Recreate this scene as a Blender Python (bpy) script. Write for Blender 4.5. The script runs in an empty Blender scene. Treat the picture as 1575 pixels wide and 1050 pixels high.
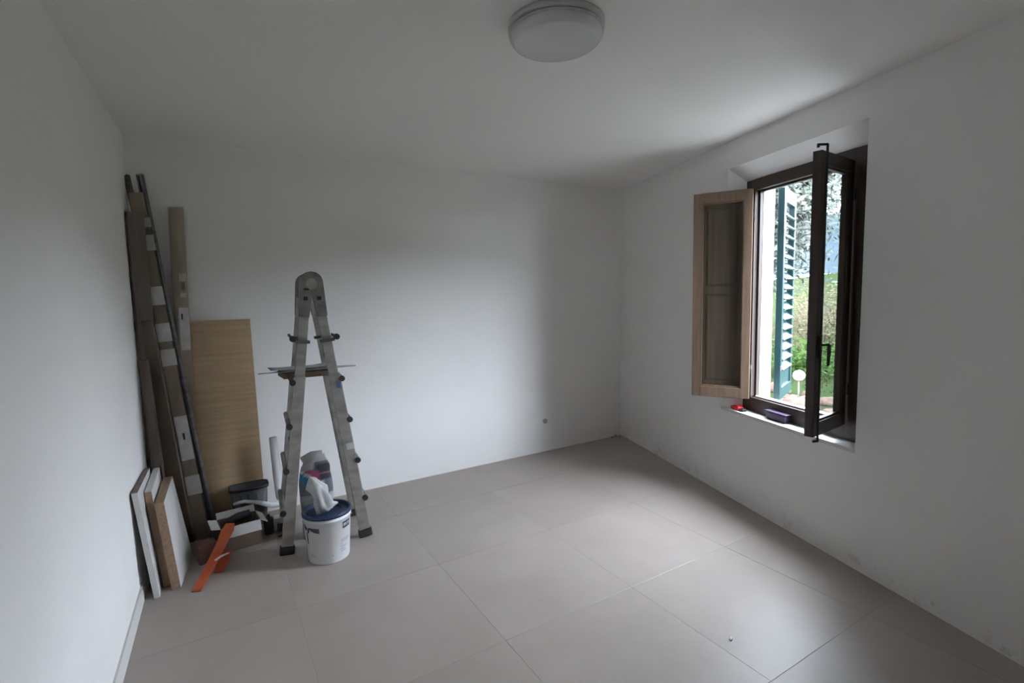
import bpy, bmesh, math, random
from mathutils import Vector, Matrix, noise
R = math.radians
rnd = random.Random(7)
sc = bpy.context.scene
col = sc.collection
V = Vector

# ------------------------------------------------------------------ camera
F_PX, PITCH, ROLL, TH = 778.3, 0.09585, -0.02347, 0.53787
CAM = V((0.400, -4.174, 1.62))
cam_d = bpy.data.cameras.new('camera'); cam = bpy.data.objects.new('camera', cam_d); col.objects.link(cam)
cam_d.sensor_fit = 'HORIZONTAL'; cam_d.sensor_width = 36.0; cam_d.lens = F_PX / 1575 * 36.0
cam_d.clip_start = 0.02; cam_d.clip_end = 300
def _room(v): return V((v[0]*math.cos(TH)+v[1]*math.sin(TH), -v[0]*math.sin(TH)+v[1]*math.cos(TH), v[2]))
_f = V((0, math.cos(PITCH), -math.sin(PITCH))); _r = V((1, 0, 0)); _u = _r.cross(_f)
_r2 = _r*math.cos(ROLL) + _u*math.sin(ROLL); _u2 = -_r*math.sin(ROLL) + _u*math.cos(ROLL)
ax, ay, az = _room(_r2), _room(_u2), -_room(_f)
cam.matrix_world = Matrix(((ax.x, ay.x, az.x, CAM.x), (ax.y, ay.y, az.y, CAM.y), (ax.z, ay.z, az.z, CAM.z), (0, 0, 0, 1)))
sc.camera = cam

# ------------------------------------------------------------------ sky, light, exposure
w = bpy.data.worlds.new('overcast_sky'); sc.world = w; w.use_nodes = True
nt = w.node_tree; nt.nodes.clear()
tc = nt.nodes.new('ShaderNodeTexCoord'); sep = nt.nodes.new('ShaderNodeSeparateXYZ'); rp = nt.nodes.new('ShaderNodeValToRGB')
bg = nt.nodes.new('ShaderNodeBackground'); wo = nt.nodes.new('ShaderNodeOutputWorld')
nt.links.new(tc.outputs['Generated'], sep.inputs[0]); nt.links.new(sep.outputs['Z'], rp.inputs[0])
rp.color_ramp.elements[0].position = 0.0; rp.color_ramp.elements[0].color = (0.61, 0.67, 0.76, 1)
rp.color_ramp.elements[1].position = 0.9; rp.color_ramp.elements[1].color = (0.85, 0.95, 1.10, 1)
nt.links.new(rp.outputs[0], bg.inputs[0]); bg.inputs[1].default_value = 30.0
nt.links.new(bg.outputs[0], wo.inputs[0])
sc.view_settings.view_transform = 'Standard'; sc.view_settings.look = 'None'
sc.view_settings.gamma = 1.0; sc.view_settings.use_curve_mapping = False
sc.view_settings.exposure = 0.53
sc.cycles.max_bounces = 14; sc.cycles.diffuse_bounces = 10; sc.cycles.glossy_bounces = 5
sc.cycles.transmission_bounces = 8; sc.cycles.transparent_max_bounces = 12
sc.cycles.caustics_reflective = False; sc.cycles.caustics_refractive = False
sc.cycles.sample_clamp_indirect = 6.0
sc.cycles.use_denoising = True

# ------------------------------------------------------------------ materials
def mat(name, c, rough=0.6, metal=0.0, c2=None, scale=5.0, bump=0.0, bscale=None, stretch=(1, 1, 1), detail=4.0, lo=.35, hi=.65, spec=None, trans=0.0):
    m = bpy.data.materials.new(name); m.use_nodes = True; n = m.node_tree; b = n.nodes['Principled BSDF']
    b.inputs['Base Color'].default_value = (*c, 1); b.inputs['Roughness'].default_value = rough; b.inputs['Metallic'].default_value = metal
    if spec is not None: b.inputs['Specular IOR Level'].default_value = spec
    if trans: b.inputs['Transmission Weight'].default_value = trans
    t = n.nodes.new('ShaderNodeTexCoord'); mp = n.nodes.new('ShaderNodeMapping'); mp.inputs['Scale'].default_value = stretch
    n.links.new(t.outputs['Object'], mp.inputs[0])
    if c2 is not None:
        no = n.nodes.new('ShaderNodeTexNoise'); no.inputs['Scale'].default_value = scale; no.inputs['Detail'].default_value = detail
        cr = n.nodes.new('ShaderNodeValToRGB'); cr.color_ramp.elements[0].position = lo; cr.color_ramp.elements[1].position = hi
        cr.color_ramp.elements[0].color = (*c, 1); cr.color_ramp.elements[1].color = (*c2, 1)
        n.links.new(mp.outputs[0], no.inputs['Vector']); n.links.new(no.outputs['Fac'], cr.inputs[0]); n.links.new(cr.outputs[0], b.inputs['Base Color'])
    if bump:
        nb = n.nodes.new('ShaderNodeTexNoise'); nb.inputs['Scale'].default_value = bscale or scale*3; nb.inputs['Detail'].default_value = 5
        bp = n.nodes.new('ShaderNodeBump'); bp.inputs['Strength'].default_value = bump; bp.inputs['Distance'].default_value = .01
        n.links.new(mp.outputs[0], nb.inputs['Vector']); n.links.new(nb.outputs['Fac'], bp.inputs['Height']); n.links.new(bp.outputs[0], b.inputs['Normal'])
    return m
M = {}
M['paint'] = mat('white_wall_paint', (.86, .855, .845), .75, c2=(.88, .875, .865), scale=2.2, bump=.05, bscale=60)
M['ceil'] = mat('ceiling_paint', (.87, .86, .84), .8, c2=(.885, .875, .855), scale=1.6, bump=.04, bscale=50)
M['grout'] = mat('tile_grout', (.36, .32, .285), .8)
M['board'] = mat('baseboard_paint', (.72, .72, .70), .5)
M['darkwood'] = mat('dark_brown_backlit_wood', (.030, .019, .014), .45, c2=(.045, .028, .02), scale=6, stretch=(6, 6, .6), bump=.1)  # dark brown window wood, backlit shade put into the colour as near black
M['sashwood'] = mat('weathered_honey_wood', (.125, .080, .052), .5, c2=(.175, .115, .075), scale=5, stretch=(7, 7, .5), bump=.12)
M['scuro'] = mat('inner_shutter_wood', (.12, .072, .048), .5, c2=(.18, .11, .072), scale=4, stretch=(9, 9, .4), bump=.12)
M['green'] = mat('green_shutter_paint', (.006, .026, .028), .35, c2=(.008, .030, .033), scale=8)
M['alu'] = mat('worn_aluminium', (.46, .45, .42), .42, .75, c2=(.34, .33, .30), scale=9, stretch=(1, 1, 2), bump=.05)
M['alu_d'] = mat('dull_hinge_steel', (.27, .265, .25), .45, .7, c2=(.18, .175, .165), scale=14)
M['stud'] = mat('galvanised_steel', (.20, .195, .21), .38, .6, c2=(.12, .118, .13), scale=12, stretch=(1, 1, 4))
M['black'] = mat('black_rubber', (.02, .019, .022), .55)
M['darkgrey'] = mat('dark_grey_plastic', (.06, .06, .064), .5, c2=(.085, .085, .088), scale=10)
M['whitepl'] = mat('white_plastic', (.74, .75, .76), .4)
M['navy'] = mat('navy_plastic', (.018, .035, .085), .38)
M['ink'] = mat('navy_print', (.03, .035, .075), .5)
M['inkg'] = mat('grey_print', (.42, .45, .50), .5)
M['melamine'] = mat('white_melamine', (.66, .66, .64), .45, c2=(.58, .58, .56), scale=7)
M['chip'] = mat('chipboard_edge', (.30, .20, .13), .75, c2=(.22, .145, .095), scale=60)
M['brownedge'] = mat('brown_purple_edge', (.16, .115, .105), .7, c2=(.11, .075, .065), scale=20)
M['ply'] = mat('tan_plywood', (.40, .285, .165), .65, c2=(.47, .345, .21), scale=3.0, stretch=(.7, 1, 14), bump=.05)
M['jamb'] = mat('beige_door_jamb', (.36, .31, .24), .55, c2=(.29, .24, .175), scale=3.5, stretch=(5, 5, .7))
M['jamb2'] = mat('brown_board_wood', (.15, .115, .08), .6, c2=(.095, .072, .053), scale=3.5, stretch=(3, 3, .8))
M['oldwood'] = mat('old_grey_brown_wood', (.085, .07, .058), .7, c2=(.13, .105, .082), scale=3, stretch=(5, 5, .6))
M['plate'] = mat('brushed_plate', (.58, .58, .56), .45, .1, c2=(.48, .48, .47), scale=20)
M['tape'] = mat('pale_masking_tape', (.50, .48, .45), .7)
M['redwood'] = mat('reddish_brown_wood', (.12, .055, .042), .65, c2=(.08, .04, .032), scale=12)
M['card'] = mat('brown_cardboard', (.17, .12, .085), .8, c2=(.135, .095, .068), scale=10)
M['cardw'] = mat('white_cardboard', (.66, .65, .64), .7)
M['orange'] = mat('orange_plastic', (.46, .10, .03), .5, c2=(.34, .055, .022), scale=8)
M['red'] = mat('red_plastic', (.62, .02, .02), .35)
M['purple'] = mat('purple_plastic', (.045, .025, .07), .4)
M['plank'] = mat('brown_ladder_board', (.16, .115, .08), .6, c2=(.11, .08, .055), scale=6, stretch=(2, 8, 2))
M['film'] = mat('crumpled_grey_paper', (.50, .50, .50), .6, c2=(.42, .42, .42), scale=20)
M['opal'] = mat('opal_lamp_plastic', (.66, .66, .67), .2)
M['lampbase'] = mat('lamp_base_plastic', (.55, .55, .54), .35)
M['blue'] = mat('blue_mark', (.05, .13, .33), .5)
M['rock'] = mat('reddish_stone', (.045, .029, .023), .85, c2=(.075, .056, .046), scale=6, bump=.3, spec=0.0)
M['bark'] = mat('tree_bark', (.03, .027, .024), .9, c2=(.05, .045, .04), scale=8, bump=.3, spec=0.0)
M['leaf_grey'] = mat('grey_green_leaves', (.040, .047, .041), .8, c2=(.066, .072, .060), scale=1.5, spec=0.0)
M['leaf_green'] = mat('fresh_green_leaves', (.018, .034, .009), .8, c2=(.028, .050, .015), scale=1.5, spec=0.0)
M['leaf_dry'] = mat('dry_yellow_leaves', (.055, .047, .030), .8, c2=(.08, .066, .044), scale=1.5, spec=0.0)
M['grassb'] = mat('grass_blades', (.013, .024, .006), .8, c2=(.018, .031, .009), scale=1.0, spec=0.0)
M['soil'] = mat('lawn_and_soil', (.013, .022, .008), .95, c2=(.018, .02, .011), scale=.5, bump=.2, bscale=6, spec=0.0)
M['paving'] = mat('pale_concrete_paving', (.20, .195, .18), .9, c2=(.16, .155, .145), scale=2, spec=0.0)
M['facade'] = mat('pale_facade_plaster', (.36, .34, .325), .85, c2=(.33, .31, .295), scale=3, spec=0.0)
M['globe'] = mat('white_garden_globe', (.80, .82, .78), .3)
M['post'] = mat('thin_garden_lamp_post', (.05, .045, .04), .6)
M['socket'] = mat('grey_socket_plastic', (.40, .40, .39), .5)

def floor_tile_mat():
    m = bpy.data.materials.new('greige_porcelain'); m.use_nodes = True; n = m.node_tree; b = n.nodes['Principled BSDF']
    g = n.nodes.new('ShaderNodeNewGeometry'); no = n.nodes.new('ShaderNodeTexNoise'); no.inputs['Scale'].default_value = 1.6; no.inputs['Detail'].default_value = 7; no.inputs['Roughness'].default_value = .62
    oi = n.nodes.new('ShaderNodeObjectInfo'); ad = n.nodes.new('ShaderNodeVectorMath'); ad.operation = 'ADD'
    sc_ = n.nodes.new('ShaderNodeVectorMath'); sc_.operation = 'SCALE'; sc_.inputs['Scale'].default_value = 30
    cb = n.nodes.new('ShaderNodeCombineXYZ'); n.links.new(oi.outputs['Random'], cb.inputs[0]); n.links.new(oi.outputs['Random'], cb.inputs[1])
    n.links.new(cb.outputs[0], sc_.inputs[0]); n.links.new(g.outputs['Position'], ad.inputs[0]); n.links.new(sc_.outputs[0], ad.inputs[1])
    n.links.new(ad.outputs[0], no.inputs['Vector'])
    cr = n.nodes.new('ShaderNodeValToRGB'); cr.color_ramp.elements[0].position = .3; cr.color_ramp.elements[1].position = .72
    cr.color_ramp.elements[0].color = (.315, .275, .242, 1); cr.color_ramp.elements[1].color = (.385, .338, .302, 1)
    n.links.new(no.outputs['Fac'], cr.inputs[0]); n.links.new(cr.outputs[0], b.inputs['Base Color'])
    r2 = n.nodes.new('ShaderNodeMapRange'); r2.inputs['From Min'].default_value = .3; r2.inputs['From Max'].default_value = .7
    r2.inputs['To Min'].default_value = .34; r2.inputs['To Max'].default_value = .44
    n.links.new(no.outputs['Fac'], r2.inputs[0]); n.links.new(r2.outputs[0], b.inputs['Roughness'])
    b.inputs['Specular IOR Level'].default_value = .5
    return m
M['tile'] = floor_tile_mat()

def glass_mat():
    m = bpy.data.materials.new('window_glass'); m.use_nodes = True; n = m.node_tree
    b = n.nodes['Principled BSDF']; n.nodes.remove(b); o = n.nodes['Material Output']
    t = n.nodes.new('ShaderNodeBsdfTransparent'); t.inputs[0].default_value = (.90, .935, .93, 1)
    g = n.nodes.new('ShaderNodeBsdfGlossy'); g.inputs['Roughness'].default_value = .02
    lw_ = n.nodes.new('ShaderNodeLayerWeight'); pw = n.nodes.new('ShaderNodeMath'); pw.operation = 'POWER'; pw.inputs[1].default_value = 4.0; fr = n.nodes.new('ShaderNodeMapRange'); fr.inputs['To Min'].default_value = .03; fr.inputs['To Max'].default_value = .75; lw_.inputs[0].default_value = .5
    n.links.new(lw_.outputs['Facing'], pw.inputs[0]); n.links.new(pw.outputs[0], fr.inputs[0]); mx = n.nodes.new('ShaderNodeMixShader')
    n.links.new(fr.outputs[0], mx.inputs[0]); n.links.new(t.outputs[0], mx.inputs[1]); n.links.new(g.outputs[0], mx.inputs[2]); n.links.new(mx.outputs[0], o.inputs[0])
    return m
M['glass'] = glass_mat()

# wall paint with low scuffs for the right wall
def scuffed():
    m = M['paint'].copy(); m.name = 'white_wall_paint_scuffed'; n = m.node_tree; b = n.nodes['Principled BSDF']
    src = b.inputs['Base Color'].links[0].from_socket
    g = n.nodes.new('ShaderNodeNewGeometry'); sp = n.nodes.new('ShaderNodeSeparateXYZ'); n.links.new(g.outputs['Position'], sp.inputs[0])
    band = n.nodes.new('ShaderNodeMapRange'); band.inputs['From Min'].default_value = .22; band.inputs['From Max'].default_value = .05
    n.links.new(sp.outputs['Z'], band.inputs[0])
    no = n.nodes.new('ShaderNodeTexNoise'); no.inputs['Scale'].default_value = 9; no.inputs['Detail'].default_value = 8; no.inputs['Roughness'].default_value = .75
    n.links.new(g.outputs['Position'], no.inputs['Vector'])
    cr = n.nodes.new('ShaderNodeValToRGB'); cr.color_ramp.elements[0].position = .56; cr.color_ramp.elements[1].position = .66
    n.links.new(no.outputs['Fac'], cr.inputs[0])
    mu = n.nodes.new('ShaderNodeMath'); mu.operation = 'MULTIPLY'; n.links.new(cr.outputs[0], mu.inputs[0]); n.links.new(band.outputs[0], mu.inputs[1])
    m2 = n.nodes.new('ShaderNodeMath'); m2.operation = 'MULTIPLY'; n.links.new(mu.outputs[0], m2.inputs[0]); m2.inputs[1].default_value = .45
    mx = n.nodes.new('ShaderNodeMix'); mx.data_type = 'RGBA'; n.links.new(m2.outputs[0], mx.inputs[0]); n.links.new(src, mx.inputs[6]); mx.inputs[7].default_value = (.40, .37, .33, 1)
    n.links.new(mx.outputs[2], b.inputs['Base Color'])
    return m
M['scuff'] = scuffed()

# ------------------------------------------------------------------ helpers
class MB:
    """collects shapes in world space, then links them as one mesh object"""
    def __init__(s): s.v = []; s.f = []; s.sm = []
    def add(s, vs, fs, smooth=False):
        k = len(s.v); s.v += [V(p) for p in vs]; s.f += [tuple(i+k for i in f) for f in fs]; s.sm += [smooth]*len(fs); return s
    def hexa(s, b, t):
        """b, t: four bottom and four top corners in the same turning order"""
        return s.add(list(b)+list(t), [(3, 2, 1, 0), (4, 5, 6, 7), (0, 1, 5, 4), (1, 2, 6, 5), (2, 3, 7, 6), (3, 0, 4, 7)])
    def box(s, c, size, rz=0.0):
        x, y, z = [q/2 for q in size]; m = Matrix.Rotation(rz, 3, 'Z'); c = V(c)
        P = lambda a, b_, d: c + m @ V((a, b_, d))
        return s.hexa([P(-x, -y, -z), P(x, -y, -z), P(x, y, -z), P(-x, y, -z)], [P(-x, -y, z), P(x, -y, z), P(x, y, z), P(-x, y, z)])
    def bar(s, p0, p1, wv, wd, th):
        """a straight bar from p0 to p1, wd wide along wv, th thick across"""
        p0, p1 = V(p0), V(p1); d = (p1-p0).normalized(); wv = V(wv); wv = (wv - d*wv.dot(d)).normalized(); n = d.cross(wv)
        a = wv*wd/2; b = n*th/2
        q = [-a-b, a-b, a+b, -a+b]
        return s.hexa([p0+k for k in q], [p1+k for k in q])
    def tube(s, pts, r, n=10, caps=True):
        pts = [V(p) for p in pts]; rs = r if isinstance(r, (list, tuple)) else [r]*len(pts); vs = []; fs = []
        up = V((0, 0, 1))
        for i, p in enumerate(pts):
            d = (pts[min(i+1, len(pts)-1)]-pts[max(i-1, 0)]).normalized()
            a = d.cross(up if abs(d.dot(up)) < .95 else V((1, 0, 0))).normalized(); b = d.cross(a)
            for k in range(n):
                t = 2*math.pi*k/n; vs.append(p + (a*math.cos(t)+b*math.sin(t))*rs[i])
        for i in range(len(pts)-1):
            for k in range(n):
                fs.append((i*n+k, i*n+(k+1) % n, (i+1)*n+(k+1) % n, (i+1)*n+k))
        s.add(vs, fs, True)
        if caps: s.add(vs[:n], [tuple(range(n))]); s.add(vs[-n:], [tuple(range(n))[::-1]])
        return s
    def lathe(s, c, prof, n=48, sx=1.0, sy=1.0, power=2.0, smooth=True, rz=0.0):
        """prof: (radius, z) pairs; power > 2 squares the plan"""
        c = V(c); vs = []; fs = []; m = Matrix.Rotation(rz, 3, 'Z')
        for r, z in prof:
            for k in range(n):
                t = 2*math.pi*k/n; ct, st = math.cos(t), math.sin(t)
                q = 1.0 if power == 2 else (abs(ct)**power+abs(st)**power)**(-1/power)
                vs.append(c + m @ V((r*q*ct*sx, r*q*st*sy, z)))
        for i in range(len(prof)-1):
            for k in range(n): fs.append((i*n+k, i*n+(k+1) % n, (i+1)*n+(k+1) % n, (i+1)*n+k))
        return s.add(vs, fs, smooth)
    def build(s, name, m, parent=None, loc=None, bevel=0.0, **kw):
        me = bpy.data.meshes.new(name); o = bpy.data.objects.new(name, me); col.objects.link(o)
        base = V((0, 0, 0))
        if parent is not None:
            q = parent
            while q is not None: base += q.location; q = q.parent
        if loc is not None: o.location = V(loc)-base; base = V(loc)
        me.from_pydata([tuple(p-base) for p in s.v], [], s.f); me.polygons.foreach_set('use_smooth', s.sm)
        me.validate()
        bm = bmesh.new(); bm.from_mesh(me); bmesh.ops.remove_doubles(bm, verts=bm.verts, dist=1e-6); bmesh.ops.recalc_face_normals(bm, faces=bm.faces)
        bm.to_mesh(me); bm.free()
        me.materials.append(m)
        if parent is not None: o.parent = parent
        if bevel:
            b = o.modifiers.new('b', 'BEVEL'); b.width = bevel; b.segments = 2; b.limit_method = 'ANGLE'
        return tag(o, **kw)
def tag(o, label=None, cat=None, group=None, kind=None):
    if label: o['label'] = label
    if cat: o['category'] = cat
    if group: o['group'] = group
    if kind: o['kind'] = kind
    return o
def thing(name, loc, label=None, cat=None, group=None, kind=None):
    o = bpy.data.objects.new(name, None); col.objects.link(o); o.location = loc; o.empty_display_size = .05
    return tag(o, label, cat, group, kind)
def setmats(o, mats, fn):
    """give each face a material: fn(centre, normal) -> index"""
    for m in mats: o.data.materials.append(m)
    for p in o.data.polygons: p.material_index = fn(p.center, p.normal)

# ------------------------------------------------------------------ room shell
H = 2.694
Bc = V((4.294, 0, 0)); DR = V((-.2829, -.95915, 0)); NR = V((.95915, -.2829, 0))
YN = -4.95
SN = YN/DR.y                                   # length of the right wall down to the near wall
XL = lambda y: .0225*y                         # the left wall's face
XR = lambda y: 4.294 + (y/DR.y)*DR.x
def W(s, o, z): p = Bc + DR*s + NR*o; return V((p.x, p.y, z))

# floor: grout bed plus 80 cm tiles
fl = MB().hexa([(XL(YN)-.1, YN-.1, -.12), (XR(YN)+.1, YN-.1, -.12), (4.394, .1, -.12), (-.1, .1, -.12)],
               [(XL(YN)-.1, YN-.1, -.0012), (XR(YN)+.1, YN-.1, -.0012), (4.394, .1, -.0012), (-.1, .1, -.0012)]).build('floor', M['grout'], kind='structure')
poly0 = [V((XL(0), 0)), V((XL(YN), YN)), V((XR(YN), YN)), V((XR(0), 0))]
def clip(poly, cell):
    x0, x1, y0, y1 = cell
    for ax_, lim, sgn in ((0, x0, 1), (0, x1, -1), (1, y0, 1), (1, y1, -1)):
        out = []
        for i in range(len(poly)):
            a, b = poly[i-1], poly[i]; ia = sgn*(a[ax_]-lim) >= 0; ib = sgn*(b[ax_]-lim) >= 0
            if ia != ib: t = (lim-a[ax_])/(b[ax_]-a[ax_]); out.append(a+(b-a)*t)
            if ib: out.append(b)
        poly = out
        if not poly: return poly
    return poly
for i in range(-3, 5):
    for j in range(-4, 4):
        x0, y0 = 1.487+.798*i, -2.232+.805*j
        pl = clip([p.copy() for p in poly0], (x0+.0008, x0+.798-.0008, y0+.0008, y0+.805-.0008))
        if len(pl) < 3: continue
        a = abs(sum(pl[k-1].x*pl[k].y-pl[k].x*pl[k-1].y for k in range(len(pl))))/2
        if a < .004: continue
        n = len(pl); dz = rnd.uniform(-.0004, .0004)
        cx = sum(p.x for p in pl)/n; cy = sum(p.y for p in pl)/n
        top = [(cx+(p.x-cx)*.9975, cy+(p.y-cy)*.9975, dz) for p in pl]; mid = [(p.x, p.y, dz-.0006) for p in pl]; bot = [(p.x, p.y, -.008) for p in pl]
        m = MB().add(top+mid+bot, [tuple(range(n))] + [(k, (k+1) % n, n+(k+1) % n, n+k) for k in range(n)] + [(n+k, n+(k+1) % n, 2*n+(k+1) % n, 2*n+k) for k in range(n)] + [tuple(range(2*n, 3*n))[::-1]])
        m.build('floor_tile', M['tile'], fl, loc=(cx, cy, 0))

MB().hexa([(XL(YN)-.3, YN-.3, H), (XR(YN)+.5, YN-.3, H), (4.7, .3, H), (-.3, .3, H)], [(XL(YN)-.3, YN-.3, H+.2), (XR(YN)+.5, YN-.3, H+.2), (4.7, .3, H+.2), (-.3, .3, H+.2)]).build('ceiling', M['ceil'], kind='structure')
MB().box((2.2, .1, H/2-.06), (5.0, .2, H+.12)).build('wall_back', M['paint'], kind='structure')
MB().hexa([(XL(0)-.2, 0, -.12), (XL(YN)-.2, YN, -.12), (XL(YN), YN, -.12), (XL(0), 0, -.12)], [(XL(0)-.2, 0, H), (XL(YN)-.2, YN, H), (XL(YN), YN, H), (XL(0), 0, H)]).build('wall_left', M['paint'], kind='structure')
MB().box((1.4, YN-.1, H/2-.06), (4.0, .2, H+.12)).build('wall_near', M['paint'], kind='structure')
# right wall with the splayed window recess
T = .35
S0, S1, Z0, Z1 = 1.76, 2.89, .69, 2.50          # opening at the room face
A0, A1, AZ0, AZ1 = 1.84, 2.80, .69, 2.395       # opening from the frame outwards
EX0, EX1, EZ0, EZ1 = -.3, SN+.3, -.12, H+.2
def ring(o, s0, s1, z0, z1): return [W(s0, o, z0), W(s1, o, z0), W(s1, o, z1), W(s0, o, z1)]
loops = [ring(0, 0, SN, -.12, H), ring(0, S0, S1, Z0, Z1), ring(.10, A0, A1, AZ0, AZ1), ring(T, A0, A1, AZ0, AZ1)]
wr = MB(); vs = [p for l in loops for p in l]
fs = []
for li in range(3):
    for k in range(4): a, b = li*4, li*4+4; fs.append((a+k, a+(k+1) % 4, b+(k+1) % 4, b+k))
wr.add(vs, fs)
ow = wr.build('wall_right', M['scuff'], kind='structure')
# the outer leaf of the same wall
wo_ = MB(); l0 = ring(T, -.35, SN+.5, -.12, 3.4); l1 = ring(T, A0, A1, AZ0, AZ1); l2 = ring(.12, -.35, SN+.5, -.12, 3.4); l3 = ring(.12, A0-.03, A1+.03, AZ0-.03, AZ1+.03)
wo_.add(l0+l1, [(k, (k+1) % 4, 4+(k+1) % 4, 4+k) for k in range(4)])
wo_.add(l0+l2, [(k, (k+1) % 4, 4+(k+1) % 4, 4+k) for k in range(4)])
wo_.add(l2+l3, [(k, (k+1) % 4, 4+(k+1) % 4, 4+k) for k in range(4)])
wo_.build('facade_wall', M['facade'], kind='structure')
# baseboard along the left wall
y0, y1 = YN, -.0
MB().hexa([(XL(y0), y0, 0), (XL(y0)+.012, y0, 0), (XL(y1)+.012, y1, 0), (XL(y1), y1, 0)], [(XL(y0), y0, .085), (XL(y0)+.009, y0, .085), (XL(y1)+.009, y1, .085), (XL(y1), y1, .085)]).build('baseboard_left', M['board'], kind='structure')
# sill slab in the recess
MB().hexa([W(S0-.04, -.006, .672), W(S1, -.006, .672), W(A1, .10, .672), W(A0-.01, .10, .672)], [W(S0-.04, -.006, .695), W(S1, -.006, .695), W(A1, .10, .695), W(A0-.01, .10, .695)]).build('trim_1', M['cardw'], kind='structure', bevel=.003)

# ------------------------------------------------------------------ window
win = thing('window_1', W(2.32, .13, .715), kind='structure')
fr = MB()
def wb(m, s0, s1, o0, o1, z0, z1):
    return m.hexa([W(s0, o0, z0), W(s1, o0, z0), W(s1, o1, z0), W(s0, o1, z0)], [W(s0, o0, z1), W(s1, o0, z1), W(s1, o1, z1), W(s0, o1, z1)])
FZ0, FZ1 = .697, 2.393
wb(fr, A0, A0+.085, .10, .165, FZ0, FZ1); wb(fr, A1-.075, A1, .10, .165, FZ0, FZ1)
wb(fr, A0+.085, A1-.075, .10, .165, FZ0, .800); wb(fr, A0+.085, A1-.075, .10, .165, 2.315, FZ1)
# rebate step
wb(fr, A0+.085, A0+.100, .135, .165, .80, 2.315); wb(fr, A1-.09, A1-.075, .135, .165, .80, 2.315); wb(fr, A0+.10, A1-.09, .135, .165, 2.30, 2.315)
fr.build('frame', M['darkwood'], win, bevel=.002)
wb(MB(), A0+.10, A1-.09, .125, .17, .801, .812).build('rain_bar', M['plate'], win, label='pale metal rain bar')
def hinges(name, s, side):
    pass

def sash(hs, ho, ang, width, z0, z1, side, woodm, scuro):
    """one casement leaf; side=+1 hinges on the far jamb, -1 on the near jamb; ang = opening angle"""
    a = R(ang); hp = Bc + DR*hs + NR*ho
    d = (DR*math.cos(a)*side - NR*math.sin(a)); n = (DR*math.sin(a)*side*1.0 + NR*math.cos(a))   # n: towards the leaf's outer face
    th = .046
    def P(u, t, z): q = hp + d*u + n*t; return V((q.x, q.y, z))
    def bx(m, u0, u1, t0, t1, za, zb): return m.hexa([P(u0, t0, za), P(u1, t0, za), P(u1, t1, za), P(u0, t1, za)], [P(u0, t0, zb), P(u1, t0, zb), P(u1, t1, zb), P(u0, t1, zb)])
    m = MB(); sw = .058; t0, t1 = 0.0, th
    bx(m, 0, sw, t0, t1, z0, z1); bx(m, width-sw, width, t0, t1, z0, z1)
    bx(m, sw, width-sw, t0, t1, z0, z0+.075); bx(m, sw, width-sw, t0, t1, z1-.07, z1)
    # glazing bead
    for u0, u1, za, zb in ((sw, sw+.01, z0+.075, z1-.07), (width-sw-.01, width-sw, z0+.075, z1-.07), (sw+.01, width-sw-.01, z0+.075, z0+.087), (sw+.01, width-sw-.01, z1-.082, z1-.07)):
        bx(m, u0, u1, .010, .034, za, zb)
    so = m.build('sash', woodm, win, loc=P(0, 0, z0), bevel=.0025)
    bx(MB(), sw+.008, width-sw-.008, .020, .024, z0+.083, z1-.078).build('pane', M['glass'], so)
    if scuro:
        q = MB(); u0, u1 = .035, width-.03; k = .052; a0, b0 = -.028, -.003
        za, zb = z0+.03, z1-.03; zm = za+(zb-za)*.53
        bx(q, u0, u0+k, a0, b0, za, zb); bx(q, u1-k, u1, a0, b0, za, zb)
        for r0, r1 in ((za, za+.08), (zm-.03, zm+.03), (zb-.07, zb)): bx(q, u0+k, u1-k, a0, b0, r0, r1)
        sm = q.build('inner_shutter', M['scuro'], so, bevel=.003)
        for r0, r1 in ((za+.08, zm-.03), (zm+.03, zb-.07)):
            g = MB(); g.hexa([P(u0+k, -.016, r0), P(u1-k, -.016, r0), P(u1-k, -.016, r1), P(u0+k, -.016, r1)], [P(u0+k+.02, -.008, r0+.025), P(u1-k-.02, -.008, r0+.025), P(u1-k-.02, -.008, r1-.025), P(u0+k+.02, -.008, r1-.025)])
            bx(g, u0+k, u1-k, -.022, -.014, r0, r1)
            g.build('shutter_panel', M['scuro'], so, bevel=.002)
    # hinge barrels
    for zz in (z0+.18, z1-.22):
        MB().tube([P(-.006, -.004, zz), P(-.006, -.004, zz+.07)], .007, 8).build('hinge', M['black'], so)
    return so, P
sL, PL = sash(1.918, .094, 132, .405, .792, 2.322, 1, M['sashwood'], True)
sR, PR = sash(2.732, .094, 112, .425, .792, 2.322, -1, M['darkwood'], False)
# espagnolette rod, end hooks and lever on the near leaf
q = MB(); u = .425-.030
q.tube([PR(u, -.012, .765), PR(u, -.012, 2.352)], .0065, 8)
q.build('bolt_rod', M['black'], sR)
q = MB(); q.bar(PR(u, -.012, 2.350), PR(u+.036, .018, 2.350), (0, 0, 1), .010, .012); q.bar(PR(u+.036, .018, 2.355), PR(u+.036, .018, 2.335), DR, .010, .010)
q.build('bolt_hook', M['black'], sR)
q = MB(); q.bar(PR(u, -.012, .772), PR(u+.014, .008, .766), (0, 0, 1), .012, .012); q.build('bolt_hook', M['black'], sR)
q = MB(); q.bar(PR(u, -.004, 1.23), PR(u, -.006, 1.35), DR, .022, .010); q.tube([PR(u, -.006, 1.30), PR(u-.004, -.055, 1.305)], .008, 8)
q.tube([PR(u-.004, -.052, 1.308), PR(u-.010, -.050, 1.26), PR(u-.012, -.047, 1.19)], [.009, .010, .007], 8)
q.build('lever_handle', M['black'], sR)

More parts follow.
